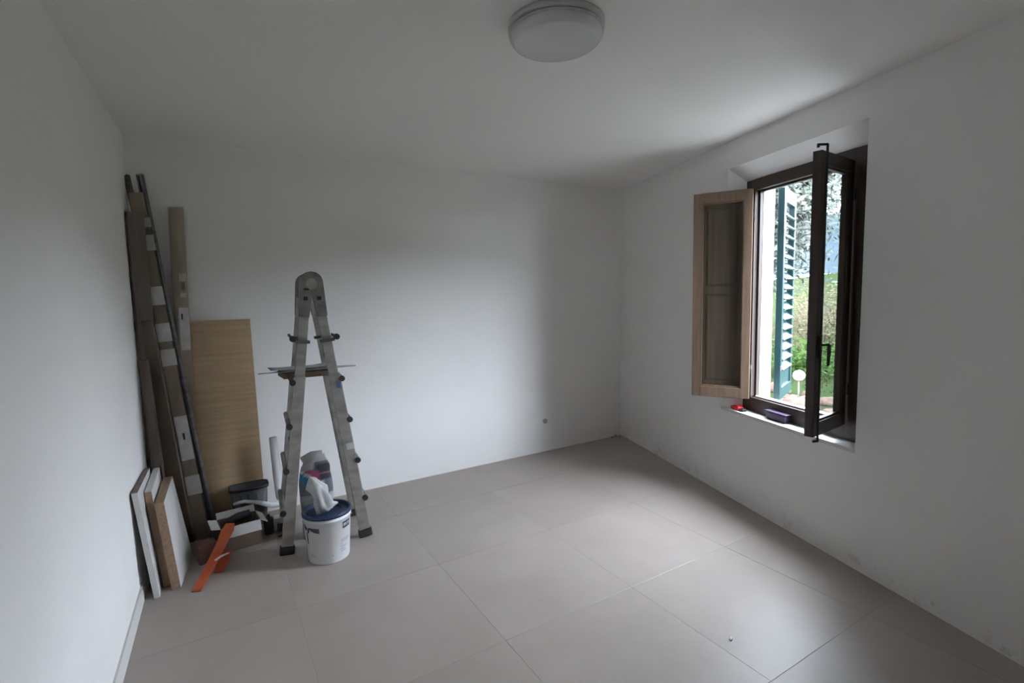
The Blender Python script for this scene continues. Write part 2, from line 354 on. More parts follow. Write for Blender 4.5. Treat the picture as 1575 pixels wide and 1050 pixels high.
# ------------------------------------------------------------------ louvred shutter outside
def louvred(hs, ho, ang, width, z0, z1, side, label):
    a = R(ang); hp = Bc + DR*hs + NR*ho; d = DR*math.cos(a)*side + NR*math.sin(a); n = DR*math.sin(a)*side - NR*math.cos(a)
    def P(u, t, z): q = hp + d*u + n*t; return V((q.x, q.y, z))
    def bx(m, u0, u1, t0, t1, za, zb): return m.hexa([P(u0, t0, za), P(u1, t0, za), P(u1, t1, za), P(u0, t1, za)], [P(u0, t0, zb), P(u1, t0, zb), P(u1, t1, zb), P(u0, t1, zb)])
    th = .045; t = thing('louvred_shutter', P(0, 0, z0), label, 'shutter')
    bx(MB(), 0, .065, 0, th, z0, z1).build('stile', M['green'], t, bevel=.002)
    bx(MB(), width-.05, width, 0, th, z0, z1).build('stile', M['green'], t, bevel=.002)
    bx(MB(), .065, width-.05, 0, th, z1-.10, z1).build('rail', M['green'], t, bevel=.002)
    bx(MB(), .065, width-.05, 0, th, z0, z0+.09).build('rail', M['green'], t, bevel=.002)
    bx(MB(), .065, width-.05, .012, th-.012, z0+.09, z0+.21).build('lower_panel', M['green'], t)
    z = z0+.23
    while z < z1-.13:
        m = MB(); m.hexa([P(.06, .054, z), P(width-.045, .054, z), P(width-.045, .047, z-.010), P(.06, .047, z-.010)],
                         [P(.06, -.008, z+.062), P(width-.045, -.008, z+.062), P(width-.045, -.015, z+.052), P(.06, -.015, z+.052)])
        m.build('slat', M['green'], t); z += .079
    for zz in (z0+.25, z1-.3): MB().bar(P(.06, th+.002, zz), P(-.03, th+.002, zz), (0, 0, 1), .035, .005).build('hinge', M['black'], t)
    return t
louvred(1.835, .385, 127, .46, .74, 2.36, 1, 'green louvred shutter folded open outside the window')

# ------------------------------------------------------------------ ceiling lamp
lc = V((1.685, -2.425, H)); t = thing('ceiling_lamp', lc, 'round opal flush lamp mounted on the white ceiling', 'lamp')
MB().lathe(lc, [(.0, -.0), (.19, -.0), (.195, -.004), (.195, -.024), (.188, -.028), (0, -.028)], 64).build('lamp_base', M['lampbase'], t)
pr = [(.185, -.026), (.188, -.034), (.187, -.05), (.180, -.062)] + [(.176*math.cos(R(k*9)), -.064-.026*math.sin(R(k*9))) for k in range(0, 10)]
MB().lathe(lc, pr+[(.001, -.0902)], 64).build('lamp_shade', M['opal'], t)
MB().lathe(lc, [(.1885, -.029), (.193, -.032), (.193, -.038), (.1885, -.041)], 64).build('lamp_rim', M['plate'], t)

# ------------------------------------------------------------------ plywood sheet and long pieces in the corner
def lean(name, m, p0, p1, wv, wd, th, **kw):
    return MB().bar(p0, p1, wv, wd, th).build(name, m, None, loc=p0, bevel=.0015, **kw)
lean('plywood_sheet', M['ply'], (.462, -.075, .004), (.452, -.016, 1.475), (1, .0, 0), .405, .018, label='tan plywood sheet leaning flat against the back wall', cat='board')

# upright beige jamb with strike plate
t = thing('door_jamb', (.205, -.110, .0), 'pale beige door jamb with white strike plate, standing upright before the plywood', 'door jamb', 'door frame pieces')
p0, p1 = V((.205, -.110, .003)), V((.258, -.022, 2.24)); d = (p1-p0).normalized()
MB().bar(p0, p1, (1, 0, 0), .088, .028).build('post', M['jamb'], t, bevel=.002)
MB().bar(p0+d*.02+V((-.02, -.024, 0)), p1+V((-.02, -.020, -.02)), (1, 0, 0), .012, .02).build('stop_bead', M['jamb'], t)
def onj(a, b, x, w_, m, nm, th=.004, off=-.018, lab=None):
    q0 = p0+d*a+V((x, off, 0)); q1 = p0+d*b+V((x, off, 0)); return MB().bar(q0, q1, (1, 0, 0), w_, th).build(nm, m, t, label=lab)
onj(1.28, 1.57, .012, .06, M['plate'], 'strike_plate', lab='white strike plate')
onj(1.49, 1.53, .002, .010, M['black'], 'latch_hole', .002, -.021)
onj(1.75, 1.80, .016, .04, M['tape'], 'hinge_plate'); onj(1.64, 1.67, .016, .035, M['tape'], 'hinge_plate')
onj(1.69, 1.74, .018, .02, M['darkgrey'], 'hinge_slot', .003)

# slanted brown jamb with plates
t = thing('door_jamb', (.262, -.240, 0), 'slanted brown door jamb with white plates and pale tape, beside the steel studs', 'door jamb', 'door frame pieces')
p0, p1 = V((.262, -.240, .003)), V((.056, -.115, 2.31)); d = (p1-p0).normalized()
M['jamb3'] = mat('faded_brown_jamb', (.235, .19, .14), .6, c2=(.15, .115, .085), scale=2.5, stretch=(3, 3, .8))
MB().bar(p0, p1, (1, -.15, 0), .078, .03).build('post', M['jamb3'], t, bevel=.002)
for a, b, mm, nm, w_ in ((1.95, 2.05, 'tape', 'tape_band', .088), (2.10, 2.16, 'tape', 'tape_band', .088), (1.60, 1.72, 'plate', 'hinge_plate', .078), (1.36, 1.48, 'plate', 'hinge_plate', .078), (1.20, 1.31, 'tape', 'hinge_plate', .082), (.56, .86, 'plate', 'strike_plate', .074), (.32, .45, 'tape', 'tape_band', .086)):
    q0 = p0+d*a+V((.004, -.017, 0)); q1 = p0+d*b+V((.004, -.017, 0)); MB().bar(q0, q1, (1, -.15, 0), w_, .004).build(nm, M[mm], t)
q0 = p0+d*.70+V((.004, -.020, 0)); MB().bar(q0, q0+d*.045, (1, -.15, 0), .012, .003).build('latch_hole', M['black'], t)

def stud(p0, p1, wv, wd, dp, label):
    """an open C-shaped steel stud"""
    p0, p1 = V(p0), V(p1); d = (p1-p0).normalized(); wv = V(wv); wv = (wv-d*wv.dot(d)).normalized(); n = wv.cross(d)
    m = MB(); h = .0016
    m.bar(p0, p1, wv, wd, h)
    for sg in (-1, 1):
        o = wv*sg*(wd/2-h/2)+n*dp/2; m.bar(p0+o, p1+o, n, dp, h)
        o = wv*sg*(wd/2-.006)+n*dp; m.bar(p0+o, p1+o, wv, .012, h)
    return m.build('steel_stud', M['stud'], None, loc=p0, label=label, cat='steel stud', group='leaning steel studs')
stud((.334, -.215, .003), (.088, -.085, 2.43), (1, -.6, 0), .034, .026, 'long grey steel stud leaning in front, its foot before the plywood')
stud((.300, -.100, .003), (.014, -.045, 2.43), (1, -.6, 0), .028, .022, 'grey steel stud leaning behind, its top touching the left wall')

# old boards leaning on the left wall
lean('old_board', M['oldwood'], (.052, -.262, .003), (.044, -.205, 2.17), (-1, -1, 0), .11, .022, label='grey-brown old board standing flat against the left wall in the corner', cat='board', group='old boards in the corner')
lean('old_board', M['jamb2'], (.165, -.240, .003), (.042, -.245, 1.50), (1, -.35, 0), .10, .022, label='broad brown old board leaning at a slant under the slanted jamb', cat='board', group='old boards in the corner')
lean('old_board', M['oldwood'], (.085, -.370, .003), (.032, -.335, 1.26), (1, -.6, 0), .055, .022, label='short dark old board beside the left wall, behind the white panels', cat='board', group='old boards in the corner')

# ------------------------------------------------------------------ white panels against the left wall
def panel(corners_b, corners_t, tx, faces_m, label, group='white panels against the left wall', name='white_panel'):
    """corners: near and far foot on the wall side, near and far head; tx = thickness vector"""
    nb, fb = [V(c) for c in corners_b]; ntp, ft = [V(c) for c in corners_t]; tx = V(tx)
    m = MB().hexa([nb, nb+tx, fb+tx, fb], [ntp, ntp+tx, ft+tx, ft])
    o = m.build(name, faces_m[0], None, loc=nb, label=label, cat='panel', group=group)
    for q in faces_m[1:]: o.data.materials.append(q)
    for p in o.data.polygons:
        n = p.normal
        if n.z > .7: p.material_index = 2 if len(faces_m) > 2 else 0      # head edge
        elif n.y < -.6: p.material_index = 1                                # near edge
        else: p.material_index = 0
    b = o.modifiers.new('b', 'BEVEL'); b.width = .002; b.segments = 2; b.limit_method = 'ANGLE'
    return o
panel([(.035, -.90, 0), (.030, -.44, 0)], [(-.012, -.965, .628), (-.004, -.44, .605)], (.028, 0, .0), (M['melamine'], M['melamine'], M['brownedge']), 'thin white panel with a pale edge, nearest the left wall')
panel([(.073, -.80, 0), (.070, -.36, 0)], [(.026, -.815, .575), (.034, -.36, .580)], (.034, 0, .0), (M['melamine'], M['chip'], M['melamine']), 'white panel with a brown near edge, between the other two')
panel([(.112, -.855, 0), (.160, -.45, 0)], [(.070, -.865, .515), (.086, -.40, .520)], (.046, 0, .0), (M['melamine'], M['chip'], M['chip']), 'thick white panel with a broad brown edge, beside the orange strip')

# ------------------------------------------------------------------ corner clutter
MB().box((.285, -.585, .062), (.10, .09, .122), .2).build('wood_block', M['redwood'], None, loc=(.285, -.585, 0), bevel=.003, label='reddish brown wooden block behind the white panels', cat='wood block')
MB().box((.345, -.335, .055), (.075, .09, .108), -.1).build('wood_block', M['oldwood'], None, loc=(.345, -.335, 0), bevel=.003, label='grey-brown wooden offcut at the foot of the steel studs', cat='wood block')

# dark tub
tb = V((.560, -.165, 0)); t = thing('plastic_tub', tb, 'dark grey plastic tub standing in front of the plywood sheet', 'tub')
pr = [(.0, .002), (.095, .002), (.100, .006), (.113, .285), (.108, .285), (.096, .012), (0, .012)]
MB().lathe(tb, pr, 56, 1.05, .62, 5).build('body', M['darkgrey'], t)
MB().lathe(tb, [(.112, .272), (.122, .274), (.123, .290), (.110, .292), (.110, .285)], 56, 1.05, .64, 5).build('rim', M['black'], t)
for x in (-.055, -.01, .04): MB().bar(tb+V((x, -.0665, .04)), tb+V((x*1.05, -.0725, .25)), (1, 0, 0), .012, .006).build('rib', M['darkgrey'], t)

# cardboard box with white flaps
bc = V((.475, -.455, 0)); rz = .12; t = thing('cardboard_box', bc, 'open brown cardboard box with white flaps on the floor', 'box')
mz = Matrix.Rotation(rz, 3, 'Z')
def BP(x, y, z): return bc + mz @ V((x, y, z))
bm_ = MB(); hx, hy, hz, th = .115, .085, .165, .004
bm_.box(BP(0, 0, .003), (2*hx, 2*hy, .005), rz)
for sx_, sy_, lx, ly in ((-1, 0, th, 2*hy), (1, 0, th, 2*hy), (0, -1, 2*hx, th), (0, 1, 2*hx, th)):
    bm_.box(BP(sx_*(hx-th/2), sy_*(hy-th/2), hz/2+.003), (lx, ly, hz-.005), rz)
bm_.build('body', M['card'], t)
def flap(a, b, dv):
    a, b, dv = V(a), V(b), V(dv); n = (b-a).cross(dv).normalized()*.0025
    return MB().hexa([a-n, b-n, b+n, a+n], [a+dv-n, b+dv-n, b+dv+n, a+dv+n])
flap(BP(-hx, -hy-.003, hz), BP(hx, -hy-.003, hz), mz @ V((0, -.022, -.062))).build('flap', M['cardw'], t)
flap(BP(-hx-.003, -hy, hz), BP(-hx-.003, hy, hz), mz @ V((-.05, 0, .012))).build('flap', M['cardw'], t)
flap(BP(hx+.003, -hy, hz), BP(hx+.003, hy, hz), mz @ V((.040, 0, -.030))).build('flap', M['cardw'], t)
flap(BP(-hx, hy+.003, hz), BP(hx, hy+.003, hz), mz @ V((0, .03, .035))).build('flap', M['cardw'], t)
# rolled dark sheet lying in the box
MB().tube([BP(-.07, .02, .155), BP(.0, .03, .172), BP(.075, .035, .178)], [.026, .03, .026], 14).build('dark_cloth_roll', M['black'], None, loc=BP(0, .03, .15), label='small dark cloth roll lying in the open cardboard box', cat='cloth')

# orange strip
t = thing('orange_strip', (.24, -.93, 0), 'long orange plastic strip leaning from the floor onto the cardboard box', 'strip')
def ribbon(pts, ws, th, up=(0, 0, 1)):
    m = MB(); pts = [V(p) for p in pts]; L = []
    for i, p in enumerate(pts):
        dd = (pts[min(i+1, len(pts)-1)]-pts[max(i-1, 0)]).normalized(); sd = dd.cross(V(up)).normalized(); nn = sd.cross(dd)
        a = sd*ws[i]/2; b = nn*th/2; L += [p-a-b, p+a-b, p+a+b, p-a+b]
    n = len(pts); fs = [(0, 1, 2, 3), tuple(4*(n-1)+k for k in (3, 2, 1, 0))]
    for i in range(n-1):
        for k in range(4): fs.append((4*i+k, 4*i+(k+1) % 4, 4*i+4+(k+1) % 4, 4*i+4+k))
    return m.add(L, fs)
ribbon([(.232, -.955, .006), (.275, -.86, .035), (.325, -.755, .075), (.372, -.66, .122), (.408, -.585, .165), (.425, -.545, .188)], [.050, .056, .060, .066, .075, .050], .005).build('strip', M['orange'], t)
ribbon([(.345, -.80, .006), (.37, -.72, .030), (.395, -.64, .06)], [.05, .07, .06], .004).build('torn_flap', M['orange'], t)
ribbon([(.330, -.80, .085), (.365, -.79, .098), (.405, -.775, .100)], [.018, .020, .012], .003).build('paper_tag', M['cardw'], t, label='white paper tag')

# white plastic trim folded in the corner
t = MB(); t.tube([(.735, -.20, .62), (.745, -.215, .35), (.755, -.235, .185), (.740, -.255, .135), (.690, -.265, .145), (.60, -.285, .195), (.52, -.30, .225), (.455, -.285, .215)], [.026, .029, .030, .028, .020, .014, .012, .010], 12)
t.build('plastic_conduit', M['whitepl'], None, loc=(.745, -.23, .13), label='bent white plastic conduit beside the dark tub', cat='conduit')
MB().lathe((.655, -.40, 0), [(0, .001), (.030, .001), (.032, .005), (.032, .105), (.026, .115), (.012, .120), (.012, .135), (0, .135)], 24).build('spray_can', M['black'], None, loc=(.655, -.40, 0), label='small black can on the floor beside the cardboard box', cat='can')
MB().box((.745, -.36, .045), (.10, .07, .09), -.15).build('small_carton', M['melamine'], None, loc=(.745, -.36, 0), bevel=.003, label='small pale carton on the floor behind the ladder foot', cat='carton')
MB().bar((.70, -.50, .004), (.775, -.47, .006), (0, 1, 0), .012, .006).build('wood_sliver', M['oldwood'], None, loc=(.70, -.5, 0), label='thin dark sliver on the floor behind the ladder foot', cat='offcut')

# ------------------------------------------------------------------ ladder
t = thing('stepladder', (.955, -.62, 0), 'folding telescopic aluminium stepladder standing open over the paint bucket', 'ladder')
YA, YB = -.80, -.42                          # near and far side planes at the feet
legs = {-1: (V((.712, 0, 0)), V((.922, 0, 1.66))), 1: (V((1.205, 0, 0)), V((.990, 0, 1.66)))}
def onleg(sg, z, off=0.0):
    a, b = legs[sg]; d = (b-a).normalized(); p = a+d*(z/d.z); n = V((d.z, 0, -d.x)); return p + n*off*sg
for sg in (-1, 1):
    a, b = legs[sg]; d = (b-a).normalized()
    for Y, inn in ((YA, 1), (YB, -1)):
        p0 = onleg(sg, .035) + V((0, Y, 0)); p1 = onleg(sg, 1.13) + V((0, Y, 0))
        MB().bar(p0, p1, (1, 0, 0), .072 if sg > 0 else .070, .024).build('outer_rail', M['alu'], t, bevel=.004)
        q0 = onleg(sg, .42) + V((0, Y+inn*.026, 0)); q1 = onleg(sg, 1.62) + V((0, Y+inn*.026, 0))
        MB().bar(q0, q1, (1, 0, 0), .060, .024).build('inner_rail', M['alu'], t, bevel=.004)
        f = MB(); f.bar(onleg(sg, .0)+V((0, Y, 0)), onleg(sg, .055)+V((0, Y, 0)), (1, 0, 0), .088, .036); o = f.build('foot', M['black'], t, bevel=.006)
        # slide guide with locking claw
        g = MB(); c0 = onleg(sg, 1.345)+V((0, Y+inn*.012, 0)); g.bar(c0-d*.008, c0+d*.010, (1, 0, 0), .088, .058); g.build('guide_collar', M['darkgrey'], t, bevel=.003)
    # rungs: lower section outside, upper section inside
    for z in (.27, .535, .815, 1.09):
        c = onleg(sg, z, .040)
        MB().tube([c+V((0, YA-.016, 0)), c+V((0, YB+.016, 0))], .016, 12).build('rung', M['alu_d'], t)
        MB().tube([c+V((0, YA-.026, 0)), c+V((0, YA-.010, 0))], .0185, 12).build('rung_cap', M['black'], t)
    for z in (.66, .94, 1.22, 1.50):
        c = onleg(sg, z, .004)
        MB().tube([c+V((0, YA+.03, 0)), c+V((0, YB-.03, 0))], .014, 12).build('rung', M['alu'], t)
    c = onleg(sg, 1.36, .058)
    MB().tube([c+V((0, YA-.012, 0)), c+V((0, YB+.012, 0))], .009, 10).build('lock_pin', M['black'], t)
    MB().tube([c+V((0, YA-.022, 0)), c+V((0, YA+.008, 0))], .019, 12).build('lock_knob', M['black'], t)
for Y in (YA+.018, YB-.018):
    # rounded hinge: disc plus the two cheeks down the legs
    hc_ = V((.956, Y, 1.713)); rr = .070
    m = MB()
    pts = []
    for k in range(17): a = math.pi*k/16; pts.append((hc_.x+rr*math.cos(a), hc_.z+rr*math.sin(a)*1.0))
    LL = onleg(-1, 1.50, .031); LI = onleg(-1, 1.50, -.031); RI = onleg(1, 1.50, -.031); RL = onleg(1, 1.50, .031)
    pts += [(LL.x, LL.z), (LI.x, LI.z), (hc_.x, 1.632), (RI.x, RI.z), (RL.x, RL.z)]
    n = len(pts)
    vs = [V((x, Y-.017, z)) for x, z in pts] + [V((x, Y+.017, z)) for x, z in pts]
    m.add(vs, [(k, (k+1) % n, n+(k+1) % n, n+k) for k in range(n)])
    # caps as fans from the hinge centre
    m.add([V((hc_.x, Y-.017, 1.66))]+vs[:n], [(0, k+1, (k+1) % n+1) for k in range(n)]); m.add([V((hc_.x, Y+.017, 1.66))]+vs[n:], [(0, (k+1) % n+1, k+1) for k in range(n)])
    hg = m.build('hinge', M['alu_d'], t, bevel=.002)
    s_ = -1 if Y < -.6 else 1
    MB().tube([V((hc_.x, Y, 1.705)), V((hc_.x, Y+s_*.022, 1.705))], .034, 20).build('hinge_disc', M['alu'], hg)
    for x in (-.040, .040): MB().box((hc_.x+x, Y+s_*.0175, 1.615), (.024, .004, .024)).build('hinge_hole', M['black'], hg)
    MB().box((hc_.x-.032, Y+s_*.0185, 1.672), (.028, .005, .012)).build('hinge_catch', M['black'], hg)
MB().bar(onleg(1, 1.035, .012)+V((0, YA-.0145, 0)), onleg(1, 1.065, .012)+V((0, YA-.0145, 0)), (1, 0, 0), .022, .004).build('blue_sticker', M['blue'], t, label='blue mark')
MB().bar(onleg(1, .62, .01)+V((0, YA-.0135, 0)), onleg(1, .66, .01)+V((0, YA-.0135, 0)), (1, 0, 0), .05, .003).build('white_label', M['plate'], t, label='white label')
t.rotation_euler.z = R(-4.0); t.location.x += .020
# board and papers laid on the rungs
zb_ = 1.110
MB().bar((.770, -.63, zb_+.018), (1.075, -.61, zb_+.012), (0, 1, 0), .20, .034).build('ladder_board', M['plank'], None, loc=(.92, -.62, zb_), bevel=.004, label='brown board laid between the ladder legs as a shelf', cat='board')
def sheet(name, c, lx, ly, rz, curl, seed, m, label, nx=16, ny=8, cut=None):
    vs = []; fs = []; mz_ = Matrix.Rotation(rz, 3, 'Z'); c = V(c)
    for i in range(nx+1):
        for j in range(ny+1):
            u, v_ = i/nx-.5, j/ny-.5
            wv = ly*(1-.75*(abs(2*u)**2.5)) if cut else ly
            z = curl*(abs(2*u)**2)+noise.noise(V((u*4+seed, v_*4, seed)))*.008
            vs.append(c + mz_ @ V((u*lx, v_*wv, z)))
    fs = [(i*(ny+1)+j, (i+1)*(ny+1)+j, (i+1)*(ny+1)+j+1, i*(ny+1)+j+1) for i in range(nx) for j in range(ny)]
    o = MB().add(vs, fs, True).build(name, m, None, loc=c, label=label, cat='paper', group='sheets on the ladder board')
    s_ = o.modifiers.new('s', 'SOLIDIFY'); s_.thickness = .0015
    return o
sheet('paper_sheet', (.905, -.62, zb_+.052), .40, .17, .02, .010, 1.3, M['film'], 'crumpled grey paper sheet lying on top of the ladder board')
sheet('paper_sheet', (.94, -.655, zb_+.042), .60, .10, -.03, -.004, 5.1, M['film'], 'long pointed grey sheet sticking out both sides of the ladder board', cut=True)

# ------------------------------------------------------------------ paint bucket
bk = V((.948, -.945, 0)); t = thing('paint_bucket', bk, 'white paint bucket with navy lid and navy print under the ladder', 'bucket')
r0, r1, hb = .122, .140, .300
MB().lathe(bk, [(0, .004), (r0-.006, .004), (r0-.002, .0), (r0, .006), (r1, hb-.035), (r1+.004, hb-.033), (r1+.004, hb-.027), (r1, hb-.025), (r1, hb-.004), (r1-.003, hb-.004), (r0-.002, .010), (0, .008)], 72).build('body', M['whitepl'], t)
MB().lathe(bk, [(0, hb-.014), (r1-.020, hb-.014), (r1-.014, hb-.012), (r1-.010, hb+.006), (r1+.002, hb+.008), (r1+.007, hb+.004), (r1+.007, hb-.012), (r1+.003, hb-.014)], 72).build('lid', M['navy'], t)
MB().lathe(bk, [(r1-.05, hb-.013), (r1-.05, hb-.008), (r1-.045, hb-.008), (r1-.045, hb-.013)], 56).build('lid_ring', M['navy'], t)
view_a = math.atan2(CAM.y-bk.y, CAM.x-bk.x)
def patch(a0, a1, z0, z1, m, nm='print', skew=0.0, off=.0012, shape=None):
    """curved flat print on the bucket side; angles in degrees from the camera side, + to the photo's right"""
    vs = []; n = 10
    for i in range(n+1):
        f_ = i/n; a = view_a + R(a0+(a1-a0)*f_)
        za, zb = z0+skew*f_, z1+skew*f_
        if shape: za, zb = shape(f_, za, zb)
        for z in (za, zb):
            r = r0+(r1-r0)*(z/(hb-.035))+off; vs.append(bk+V((r*math.cos(a), r*math.sin(a), z)))
    return MB().add(vs, [(2*i, 2*i+2, 2*i+3, 2*i+1) for i in range(n)], True).build(nm, m, t)
patch(-74, -58, .215, .252, M['ink'], 'logo_mark', -.010, shape=lambda f_, a, b: (a+.02*abs(f_-.5)*2, b-.012*abs(f_-.3)))
patch(-58, -50, .196, .226, M['ink'], 'logo_mark', .012)
patch(-50, -21, .207, .238, M['ink'], 'logo_mark', .0, shape=lambda f_, a, b: (a+.018*(1-f_)**2, b))
patch(-63, -58, .13, .20, M['ink'], 'logo_mark')
patch(38, 66, .205, .247, M['ink'], 'logo_box', .0)
for a0, a1 in ((41, 43.5), (45, 47), (49, 51), (54, 56), (60, 62)): patch(a0, a1, .218, .236, M['whitepl'], 'logo_letter', 0, .002)
patch(41, 50, .232, .236, M['whitepl'], 'logo_letter', 0, .002); patch(54, 62, .232, .236, M['whitepl'], 'logo_letter', 0, .002)
for k, (a0, a1, z) in enumerate(((34, 66, .135), (34, 60, .125), (34, 52, .090), (34, 48, .075), (34, 50, .062), (-55, -38, .060), (-52, -36, .050), (5, 12, .05))):
    patch(a0, a1, z, z+.0045, M['inkg'], 'text_line')
patch(33.5, 34.5, .05, .135, M['inkg'], 'text_line')
# wire handle hanging at the side
hn = []
for k in range(13):
    a = math.pi*k/12; ca = view_a + math.pi/2
    ex = V((math.cos(ca), math.sin(ca), 0))*(r1+.007)*math.cos(a); fw = V((math.cos(view_a+math.pi), math.sin(view_a+math.pi), 0))*(.146*math.sin(a))
    hn.append(bk+ex+fw+V((0, 0, .250-.075*math.sin(a))))
MB().tube(hn, .0025, 8).build('wire_handle', M['plate'], t)
# crumpled scrap lying on the lid
def crumple(name, c, prof, seed, m, amp, axis, **kw):
    mm = MB(); c = V(c); axis = V(axis).normalized(); a = axis.cross(V((0, 1, 0))).normalized(); b = axis.cross(a); n = 26; vs = []
    for i, (r, h) in enumerate(prof):
        for k in range(n):
            th_ = 2*math.pi*k/n; q = r*(1+amp*noise.noise(V((math.cos(th_)*2.2+seed, math.sin(th_)*2.2, h*14))))
            vs.append(c + a*(q*math.cos(th_)) + b*(q*math.sin(th_)*.7) + axis*h)
    fs = [(i*n+k, i*n+(k+1) % n, (i+1)*n+(k+1) % n, (i+1)*n+k) for i in range(len(prof)-1) for k in range(n)]
    fs += [tuple(range(n))[::-1], tuple(range((len(prof)-1)*n, len(prof)*n))]
    return mm.add(vs, fs, True).build(name, m, None, loc=c, **kw)
crumple('crumpled_wrap', (.952, -.955, hb+.012), [(.050, -.01), (.054, .0), (.050, .03), (.047, .06), (.040, .10), (.044, .13), (.036, .17), (.022, .205), (.006, .225)], 3.0, M['film'], .9, (-.42, .18, 1), label='crumpled pale plastic wrap lying on the navy bucket lid', cat='wrap')

# ------------------------------------------------------------------ plaster bag
def bag():
    c = V((.945, -.615, 0)); w_, dp, hh = .20, .11, .56
    nx, nz = 34, 60; vs = []; cols = []
    for j in range(nz+1):
        f_ = j/nz; z = hh*f_
        wz = w_*(1-.06*math.sin(f_*9))*(1 if f_ < .86 else 1-.45*((f_-.86)/.14)); dz = dp*(1-.75*max(0, (f_-.55)/.45)**1.3)*(min(1, .75+f_*3))
        for i in range(nx):
            a = 2*math.pi*i/nx; ca, sa = math.cos(a), math.sin(a); q = (abs(ca)**5+abs(sa)**5)**(-.2)
            n1 = noise.noise(V((ca*2, sa*2, z*9)))*.008
            vs.append(c + V(((ca*q*wz/2+n1)+.03*max(0, f_-.8)*2, sa*q*dz/2+n1, z)))
    fs = [(j*nx+i, j*nx+(i+1) % nx, (j+1)*nx+(i+1) % nx, (j+1)*nx+i) for j in range(nz) for i in range(nx)]
    fs += [tuple(range(nx))[::-1], tuple(range(nz*nx, (nz+1)*nx))]
    t = thing('plaster_bag', c, 'upright plaster bag with dark, pink and blue print, behind the bucket', 'bag')
    o = MB().add(vs, fs, True).build('sack', M['whitepl'], t)
    m = bpy.data.materials.new('printed_bag_paper'); m.use_nodes = True; n = m.node_tree; b = n.nodes['Principled BSDF']; b.inputs['Roughness'].default_value = .55
    vc = n.nodes.new('ShaderNodeVertexColor'); vc.layer_name = 'print'; n.links.new(vc.outputs[0], b.inputs['Base Color'])
    o.data.materials.clear(); o.data.materials.append(m)
    ca_ = o.data.color_attributes.new('print', 'FLOAT_COLOR', 'POINT')
    for k, v_ in enumerate(o.data.vertices):
        x, z = v_.co.x, v_.co.z
        g = (.30, .31, .32)
        dg = z + x*.75                                              # diagonal stripes falling to the right
        if z > .30: g = (.13, .14, .17)
        if .325 < dg < .385 and x < .05: g = (.03, .22, .38)
        if .385 < dg < .405 and x < .05: g = (.75, .80, .85)
        if .405 < dg < .455 and x < .045: g = (.42, .10, .17)
        if z > .47: g = (.10, .105, .12)
        if z > .475 and x < -.01: g = (.40, .41, .43)
        if z > .52: g = (.36, .36, .37)
        if z > .40 and x > .01 and z < .50: g = (.03, .035, .05)
        if .435 < z < .445 and x > .02: g = (.30, .12, .16)
        if z < .30 and .05 < x: g = (.42, .43, .45)
        if .215 < z < .235 and x > -.02: g = (.14, .15, .17)
        ca_.data[k].color = (*g, 1)
    ribbon([c+V((-.085, -.03, .545)), c+V((-.02, -.035, .575)), c+V((.045, -.03, .572))], [.05, .05, .045], .006, up=(0, 1, 0)).build('folded_top', M['film'], t)
bag()

# ------------------------------------------------------------------ small things
t = thing('red_case', W(1.885, .035, .695), 'small red plastic case with a black end on the window sill', 'case')
wb(MB(), 1.815, 1.905, .012, .060, .6955, .722).build('body', M['red'], t, bevel=.005)
wb(MB(), 1.905, 1.945, .016, .052, .6955, .716).build('black_end', M['black'], t, bevel=.005)
wb(MB(), 1.835, 1.890, .020, .050, .7221, .727).build('catch', M['red'], t, bevel=.001)
t = thing('purple_case', W(2.225, .07, .695), 'purple plastic case lying against the bottom of the window frame', 'case')
m = MB(); m.hexa([W(2.150, .050, .6955), W(2.315, .050, .6955), W(2.315, .096, .6955), W(2.150, .096, .6955)], [W(2.138, .044, .748), W(2.330, .044, .748), W(2.330, .098, .748), W(2.138, .098, .748)])
m.build('body', M['purple'], t, bevel=.008)
wb(MB(), 2.136, 2.332, .042, .0985, .748, .756).build('lid', M['purple'], t, bevel=.003)
MB().tube([(3.259, .0, .313), (3.259, -.009, .313)], .026, 28).build('socket_plate', M['socket'], None, loc=(3.259, 0, .313), label='small round grey socket plate low on the back wall', cat='socket', bevel=.002)
for x, y, s, a, lb in ((4.13, -.035, .035, .3, 'middle-sized'), (4.19, -.025, .05, 1.1, 'largest'), (4.215, -.06, .028, 2.0, 'smallest')):
    m = MB(); m.lathe((x, y, .0005), [(.0, 0), (s*.5, 0), (s*.45, s*.25), (s*.2, s*.42), (0, s*.45)], 7, 1, .6, 2, False, a)
    m.build('plaster_chip', M['chip'], None, loc=(x, y, 0), label=lb+' of the three brown plaster chips in the far corner', cat='debris', group='plaster chips in the corner')
m = MB(); m.lathe((2.368, -2.789, .0008), [(0, 0), (.012, 0), (.009, .005), (0, .007)], 6, 1.4, .7, 2, False, .5)
m.build('paper_scrap', M['cardw'], None, loc=(2.368, -2.789, 0), label='tiny white scrap alone on the open floor', cat='debris')

